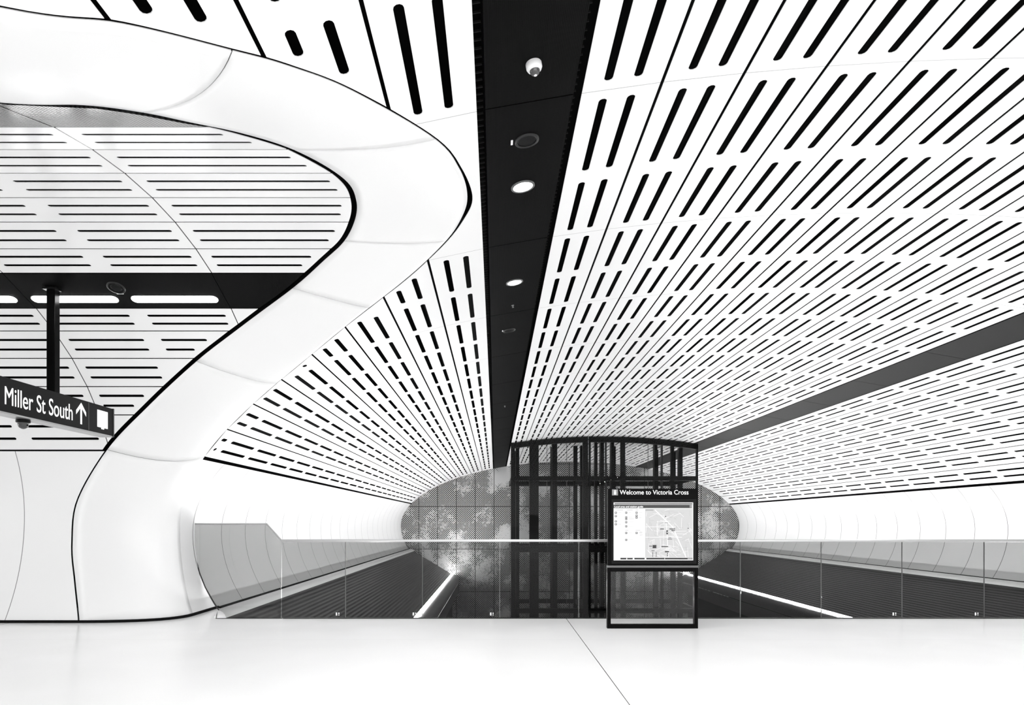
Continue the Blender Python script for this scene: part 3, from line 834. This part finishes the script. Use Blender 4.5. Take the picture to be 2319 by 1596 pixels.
# ------------------------------------------------------------------ map stand
TY = 10.42
TX = lambda px: (px - VX)/F*TY
TZv = lambda py: EYE + (HY - py)/F*TY
def totem():
    x0, x1 = TX(1377), TX(1581); cx = (x0+x1)/2; d = .09; top = TZv(1106)
    r = empty('map_stand', (cx, TY + d/2, 0))
    tag(r, 'black freestanding map stand with lit area map and open glazed base', 'map stand')
    L = lambda px: TX(px)-cx
    f0, f1 = -d/2, d/2
    zc = TZv(1283)                               # grey joint strip
    MB().box(x0-cx, x1-cx, f0, f1, zc+.02, top).obj('display_cabinet', M_BLACKG, r, bevel=.006)
    MB().box(x0-cx-.01, x1-cx+.002, f0-.012, f1, zc-.013, zc+.019).obj('joint_strip', M_MID, r)
    pw = .055
    z_t = zc - .014
    for a in (x0-cx-.012, x1-cx-pw):
        MB().box(a, a+pw, f0, f1, 0, z_t).obj('post', M_BLACKG, r, bevel=.004)
    MB().box(x0-cx-.012+pw, x1-cx-pw, f0, f1, z_t-.06, z_t).obj('top_rail', M_BLACKG, r)
    MB().box(x0-cx-.012+pw, x1-cx-pw, f0, f1, 0, .062).obj('bottom_rail', M_BLACKG, r)
    MB().box(x0-cx-.012+pw, x1-cx-pw, -.006, .006, .062, z_t-.06).obj('glass_pane', M_CLEAR, r)
    # screen
    fy = f0 - .004
    MB().box(L(1385), L(1577), fy, f0, TZv(1276), TZv(1130)).obj('screen_bezel', M_BLACKM, r)
    sx0, sx1, sz0, sz1 = L(1389.5), L(1569.5), TZv(1268.5), TZv(1137.5)
    sc = MB().box(sx0, sx1, fy-.003, fy, sz0, sz1).obj('map_poster', emit('lit_poster_white', .35, .22), r)
    W, H = sx1-sx0, sz1-sz0
    def q(u0, v0, u1, v1): return (sx0+W*min(u0,u1), sx0+W*max(u0,u1), sz1-H*max(v0,v1), sz1-H*min(v0,v1))   # u,v from top-left 0..1
    def rects(lst, nm, mat, lay=1):
        if nm == 'legend_lines':
            mb = MB()
            for u0,v0,u1,v1 in lst:
                a,b,c,e = q(u0,v0,u1,v1); mb.box(a,b,fy-.003-.0006*lay,fy-.003,c,e)
            return tag(mb.obj(nm, mat, sc), kind='stuff')
        for u0,v0,u1,v1 in lst:
            a,b,c,e = q(u0,v0,u1,v1); MB().box(a,b,fy-.003-.0006*lay,fy-.003,c,e).obj(nm, mat, sc)
    g1 = plain('print_dark', .03, .5); g2 = plain('print_grey', .12, .5); g3 = plain('print_pale', .22, .5); gm = emit('print_map_ground', .25, .12); gw = emit('print_road', .35, .24)
    rects([(0.01,.012,.99,.035)], 'header_line', g2)
    rects([(0,.04,.985,.098)], 'title_band', g1)
    rects([(.955,.045,.985,.09)], 'title_symbol', g3, 2)
    rects([(.395,.11,.99,.95)], 'map_ground', gm)
    rects([(.085,.955,.99,.985)], 'scale_band', g1)
    rects([(.16,.958,.17,.99),(.24,.958,.26,.99),(.39,.958,.41,.99),(.64,.955,.645,.99),(.93,.967,.985,.975)], 'scale_tick', gw, 2)
    ic = [(.014,.16),(.014,.22),(.014,.31),(.014,.36),(.145,.16),(.145,.24),(.145,.27),(.145,.325),(.145,.395),(.145,.51),(.145,.63),
          (.275,.16),(.275,.21),(.275,.245),(.275,.51)]
    rects([(u,v,u+.026,v+.033) for u,v in ic], 'legend_symbol', g1)
    rects([(u+.006,v+.009,u+.018,v+.022) for u,v in ic], 'symbol_centre', gw, 2)
    import random; rnd = random.Random(4)
    tx = [(.014,.127,.12,.133),(.16,.127,.24,.133),(.275,.127,.31,.133),(.145,.48,.185,.486),(.275,.48,.335,.486)]
    for u,v in ic: tx.append((u+.04, v+.012, u+.04+.03+.05*rnd.random(), v+.016))
    tx += [(.325,.50+.018*k,.355+.012*(k%2),.504+.018*k) for k in range(5)]
    rects(tx, 'legend_lines', g3)
    # streets: pale lines on the map, drawn as thin strips
    mb = MB()
    def street(u0,v0,u1,v1,wd,lay):
        A = np.array([sx0+W*u0, sz1-H*v0]); B = np.array([sx0+W*u1, sz1-H*v1]); dd = B-A; ln = np.hypot(*dd)
        if ln < 1e-6: return
        nn = np.array([-dd[1], dd[0]])/ln*wd/2; y = fy-.003-.0006*lay
        P = [A+nn, B+nn, B-nn, A-nn]; mb.add([(p[0], y, p[1]) for p in P], [(0,1,2,3)])
    for k in range(70):
        u = .41+.56*rnd.random(); v = .13+.78*rnd.random(); ln = .05+.16*rnd.random()
        an = rnd.choice([0, math.pi/2, math.pi/2, .95, -.6, .3]) + rnd.uniform(-.08,.08)
        u1 = min(.985, max(.4, u+ln*math.cos(an))); v1 = min(.945, max(.115, v+ln*math.sin(an)))
        street(u,v,u1,v1,.0035,2.2+.01*k)
    street(.52,.13,.74,.42,.014,3.2); street(.74,.42,.91,.945,.014,3.21); street(.66,.32,.69,.945,.009,3.22); street(.4,.42,.78,.42,.006,3.23); street(.4,.6,.86,.6,.005,3.24)
    tag(mb.obj('street_lines', gw, sc), kind='stuff')
    mb = MB()
    for k in range(60):
        u = .41+.56*rnd.random(); v = .13+.78*rnd.random(); ln = .03+.1*rnd.random(); an = rnd.choice([0, math.pi/2, 1.5, .95, -.6])+rnd.uniform(-.1,.1)
        street(u,v,min(.985,u+ln*math.cos(an)),min(.945,max(.12,v+ln*math.sin(an))),.0016,2.1+.01*k)
    tag(mb.obj('contour_lines', g3, sc), kind='stuff')
    rects([(.585,.452,.632,.466),(.70,.452,.772,.466),(.725,.478,.772,.493),(.662,.48,.682,.55),(.49,.735,.537,.79),(.445,.75,.483,.76),
           (.6,.755,.685,.77),(.645,.84,.695,.862),(.475,.83,.515,.838),(.49,.855,.495,.94),(.532,.855,.537,.94),(.67,.875,.684,.89),(.67,.905,.684,.918),
           (.69,.605,.725,.613),(.675,.63,.735,.637),(.645,.235,.66,.25),(.93,.44,.943,.453),(.645,.345,.68,.352),(.4,.128,.5,.134)], 'map_marker', g1, 6)
    rects([(.667,.507,.677,.52)], 'station_marker', gw, 7)
    def text(s, h, x, z, y, nm, mat, width=None, par=r):
        cu = bpy.data.curves.new(nm, 'FONT'); cu.body = s; cu.size = h; cu.extrude = .0008; cu.offset = .0
        cu.materials.append(mat); o = bpy.data.objects.new(nm, cu); C.objects.link(o); o.parent = par
        o.location = (x, y, z); o.rotation_euler = (math.pi/2, 0, 0)
        return to_mesh(o, width)
    text('Welcome to Victoria Cross', .098, L(1403.5), TZv(1119.3), f0-.002, 'title_lettering', M_TEXT, (1559-1403.5)/F*TY)
    text('Local area and station guide', .037, L(1391.5), TZv(1148.8), fy-.006, 'map_title', M_TEXT, (1456-1391.5)/F*TY, sc).location.y = fy-.006
    icon = MB().box(L(1386), L(1399.5), f0-.003, f0, TZv(1121.5), TZv(1108)).obj('information_symbol', plain('symbol_grey', .2, .5), r)
    text('i', .1, L(1390.2), TZv(1119.5), f0-.005, 'information_letter', M_TEXT, .035, icon)
totem()

# ------------------------------------------------------------------ hanging direction sign
def hang_sign():
    X = -5.78; y0, y1 = 5.3, 10.36; zt, zb = EYE+1.71, EYE+1.28; dp = .2
    r = empty('hanging_sign', (X-dp/2, 9.1, zt))
    tag(r, 'black hanging direction sign with white lettering in the side tunnel', 'sign')
    ox, oy, oz = X-dp/2, 9.1, zt
    MB().box(-dp/2, dp/2, y0-oy, y1-oy, zb+.02-oz, 0).obj('sign_box', M_BLACKM, r, bevel=.004)
    MB().box(-dp/2+.004, dp/2-.004, y0+.01-oy, y1-.01-oy, zb-oz, zb+.02-oz).obj('sign_underside', M_STEEL, r)
    MB().box(-dp/2-.003, dp/2+.006, y1-.02-oy, y1+.008-oy, zb+.005-oz, .004).obj('end_cap', M_DARK, r)
    MB().box(dp/2, dp/2+.002, 9.72-oy, 9.73-oy, zb+.03-oz, -.01).obj('panel_joint', M_MID, r)
    for yy in (9.1, 6.3):
        zc = tun_pt(ph_of_y(yy))[1] if yy > 7 else tun_pt(ph_of_y(yy))[1]
        MB().box(-.055, .055, yy-.06-oy, yy+.06-oy, 0, zc-.005-oz).obj('hanger_pole', M_BLACKG, r, bevel=.012)
        MB().box(-.09, .09, yy-.09-oy, yy+.09-oy, zc-.03-oz, zc-.004-oz).obj('ceiling_plate', M_BLACKM, r)
    cu = bpy.data.curves.new('sign_lettering', 'FONT'); cu.body = 'Miller St South'; cu.size = .31; cu.extrude = .001; cu.offset = .0
    cu.materials.append(M_TEXT); o = bpy.data.objects.new('sign_lettering', cu); C.objects.link(o); o.parent = r
    o.rotation_euler = (math.pi/2, 0, math.pi/2); o.location = (dp/2+.003, 8.06-oy, zb+.11-oz)
    to_mesh(o, 1.29)
    # arrow
    P = lambda y, z: (dp/2+.003, y-oy, z-oz)
    z0 = zb+.085
    mb = MB(); mb.add([P(9.525,z0),P(9.565,z0),P(9.565,z0+.26),P(9.525,z0+.26)], [(0,1,2,3)])
    for s in (-1, 1):
        c = 9.545; mb.add([P(c,z0+.30),P(c,z0+.24),P(c+s*.115,z0+.12),P(c+s*.115,z0+.18)], [(0,1,2,3)])
    mb.obj('direction_arrow', M_TEXT, r)
    ic = mesh_obj('lift_symbol', [P(9.93,z0+.02),P(10.2,z0+.02),P(10.2,z0+.27),P(9.93,z0+.27)], [(0,1,2,3)], emit('symbol_plate', .6, .3), r)
    mb = MB(); Q = lambda y, z: (dp/2+.005, y-oy, z-oz)
    mb.add([Q(10.03,z0+.0),Q(10.1,z0+.0),Q(10.1,z0+.24),Q(10.03,z0+.24)], [(0,1,2,3)])
    mb.obj('symbol_figure', emit('symbol_white', .9, .8), ic)
    # dome camera below
    d = empty('dome_camera', (X-.12, 8.55, zb)); tag(d, 'small black dome camera hanging under the direction sign', 'camera')
    MB().lathe([(.075,0),(.08,-.01),(.08,-.035),(.07,-.04)]).obj('mount', M_BLACKM, d, True)
    MB().lathe([(.062,-.04),(.06,-.07),(.045,-.1),(.02,-.115),(.001,-.118)]).obj('dome', M_LENS, d, True)
hang_sign()

# ------------------------------------------------------------------ fittings in the black ceiling strip
A1, D1, N1, L1 = fr1
tilt = -math.atan2(D1[1], D1[0])
def on_strip(px, py):
    u, v = (px-VX)/F, (HY-py)/F      # find Y where ray meets the strip plane
    nx, nz = N1; k = (nx*A1[0] + nz*(A1[1]-EYE))/(nx*u + nz*v); return Vector((u*k, k, EYE+v*k))
def fit(nm, px, py, label, cat, group=None):
    r = empty(nm, on_strip(px, py), (0, tilt, 0)); tag(r, label, cat, group); return r
LAMP_W = 22
def downlight(px, py, label):
    r = fit('downlight', px, py, label, 'ceiling light', 'round downlights in the black strip')
    MB().lathe([(.118,0),(.118,-.008),(.098,-.012),(.094,0.0)]).obj('trim_ring', M_MID, r, True)
    MB().lathe([(.094,-.001),(.09,-.007),(.001,-.008)]).obj('lens', M_LAMP, r)
    l = area_light('lamp', (0,0,-.02), .17, LAMP_W, parent=r); l.data.shape = 'DISK'
    return r
downlight(1184, 422, 'nearer lit round downlight, first beyond the large speaker, in the black strip')
downlight(1165, 639, 'second lit round downlight farther along the black ceiling strip')
def speaker(px, py, label, s=1):
    r = fit('ceiling_speaker', px, py, label, 'speaker', 'round speakers in the black strip')
    MB().lathe([(.13*s,0),(.13*s,-.008),(.105*s,-.012),(.10*s,-.004)]).obj('rim', M_RIM, r, True)
    MB().lathe([(.10*s,-.003),(.09*s,-.006),(.001,-.007)]).obj('grille', M_BLACKM, r)
speaker(1193, 318, 'black round ceiling speaker between the dome camera and first downlight', .82)
speaker(1153, 748, 'small far black round speaker beyond the second downlight', .85)
r = fit('dome_camera', 1208, 143, 'white dome camera with dark lens on the black ceiling strip', 'camera')
MB().lathe([(.055,0),(.058,-.005),(.058,-.034),(.05,-.05),(.035,-.054)]).obj('housing', M_WHITEPLASTIC, r, True)
MB().lathe([(.036,-.052),(.035,-.066),(.027,-.08),(.013,-.088),(.001,-.089)]).obj('dome', M_LENS, r, True)
MB().lathe([(.012,-.084),(.011,-.0905),(.001,-.091)]).obj('lens_glint', M_WHITEPLASTIC, r, True)
for px, py, lb in ((1159, 322, 'small white label beside the nearer black ceiling speaker'), (1138, 749, 'tiny white label beside the far ceiling speaker')):
    o = MB().box(-.009, .009, -.035, .035, -.006, -.001).obj('label_tag', M_WHITEPLASTIC); o.location = on_strip(px, py); o.rotation_euler = (0, tilt, 0)
    tag(o, lb, 'label', 'white labels on the black strip')
for px, py, lb in ((1161, 691, 'tiny sprinkler head between second downlight and far speaker'), (1143, 919, 'tiny sprinkler head at the far dark end of the strip')):
    r = fit('sprinkler_head', px, py, lb, 'sprinkler', 'sprinkler heads in the strip')
    MB().lathe([(.022,0),(.022,-.006),(.008,-.008),(.006,-.03),(.016,-.032),(.016,-.035)]).obj('nozzle', M_STEEL, r)

# ------------------------------------------------------------------ fittings in the side tunnel strip
sa, sb = seams[5], seams[6]
PA, PB = tun_pt(ph_of_s(sa)), tun_pt(ph_of_s(sb)); dv = (PB-PA)/np.hypot(*(PB-PA)); ang = math.atan2(-dv[1], -dv[0])
def on_side(px, py):
    nn = np.array([-dv[1], dv[0]]); u, v = (px-VX)/F, (HY-py)/F
    k = (nn[0]*PA[0] + nn[1]*(PA[1]-EYE))/(nn[0] + nn[1]*v); return Vector((u*k, k, EYE+v*k))
def linear(px, label):
    c = on_side(px, 677); r = empty('linear_light', c, (ang, 0, 0)); tag(r, label, 'ceiling light', 'long lights in the side tunnel strip')
    def caps(hw, rad, z0, z1, nm, mat):
        pts = []
        for k in range(9): a = -math.pi/2 + math.pi*k/8; pts.append((hw+rad*math.cos(a), rad*math.sin(a)))
        for k in range(9): a = math.pi/2 + math.pi*k/8; pts.append((-hw+rad*math.cos(a), rad*math.sin(a)))
        n = len(pts); V = [(x,y,z0) for x,y in pts]+[(x,y,z1) for x,y in pts]
        mesh_obj(nm, V, [tuple(range(n)), tuple(reversed(range(n,2*n)))] + [(i,(i+1)%n,n+(i+1)%n,n+i) for i in range(n)], mat, r)
    caps(.52, .072, -.004, -.001, 'housing_rim', M_MID); caps(.52, .062, -.010, -.003, 'diffuser', M_LINE)
for px, lb in ((396, 'long lit light nearest the white mouth of the side tunnel'), (170, 'long lit light right behind the sign hanger pole'),
               (-60, 'long lit light cut by the left edge of the photo')): linear(px, lb)
r = empty('ceiling_speaker', on_side(263, 651), (ang,0,0)); tag(r, 'round speaker in the black strip above the long lights', 'speaker')
MB().lathe([(.115,0),(.115,-.008),(.095,-.012),(.09,-.004)]).obj('rim', M_RIM, r, True); MB().lathe([(.09,-.003),(.001,-.006)]).obj('grille', M_BLACKM, r)
o = MB().box(-.045, .045, -.012, .012, -.006, -.001).obj('label_tag', M_WHITEPLASTIC); o.location = on_side(272, 664); o.rotation_euler = (ang,0,0)
tag(o, 'small white label below the round speaker in the side tunnel', 'label')

# unseen downlights added over and behind the viewer to brighten the floor
def added_lamp(fr, y, label):
    A, d, n, L = fr
    c = Vector((A[0]+d[0]*L/2, y, A[1]+d[1]*L/2)); rt = -math.atan2(d[1], d[0])
    src = bpy.data.objects['downlight']
    r = src.copy(); C.objects.link(r); r.location = c; r.rotation_euler = (0, rt, 0)
    for ch in src.children:
        k = ch.copy(); C.objects.link(k); k.parent = r
    r['label'] = label; r['group'] = 'added unseen downlights overhead'
for fr, nm in ((fr1, 'black'), (fr2, 'grey')):
    for y in ((2.6, -.1, -2.8, -5.5) if fr is fr1 else (8.2, 5.4, 2.6, -.1, -2.8, -5.5)):
        added_lamp(fr, y, 'added unseen downlight overhead in the %s strip, brightening the floor' % nm)
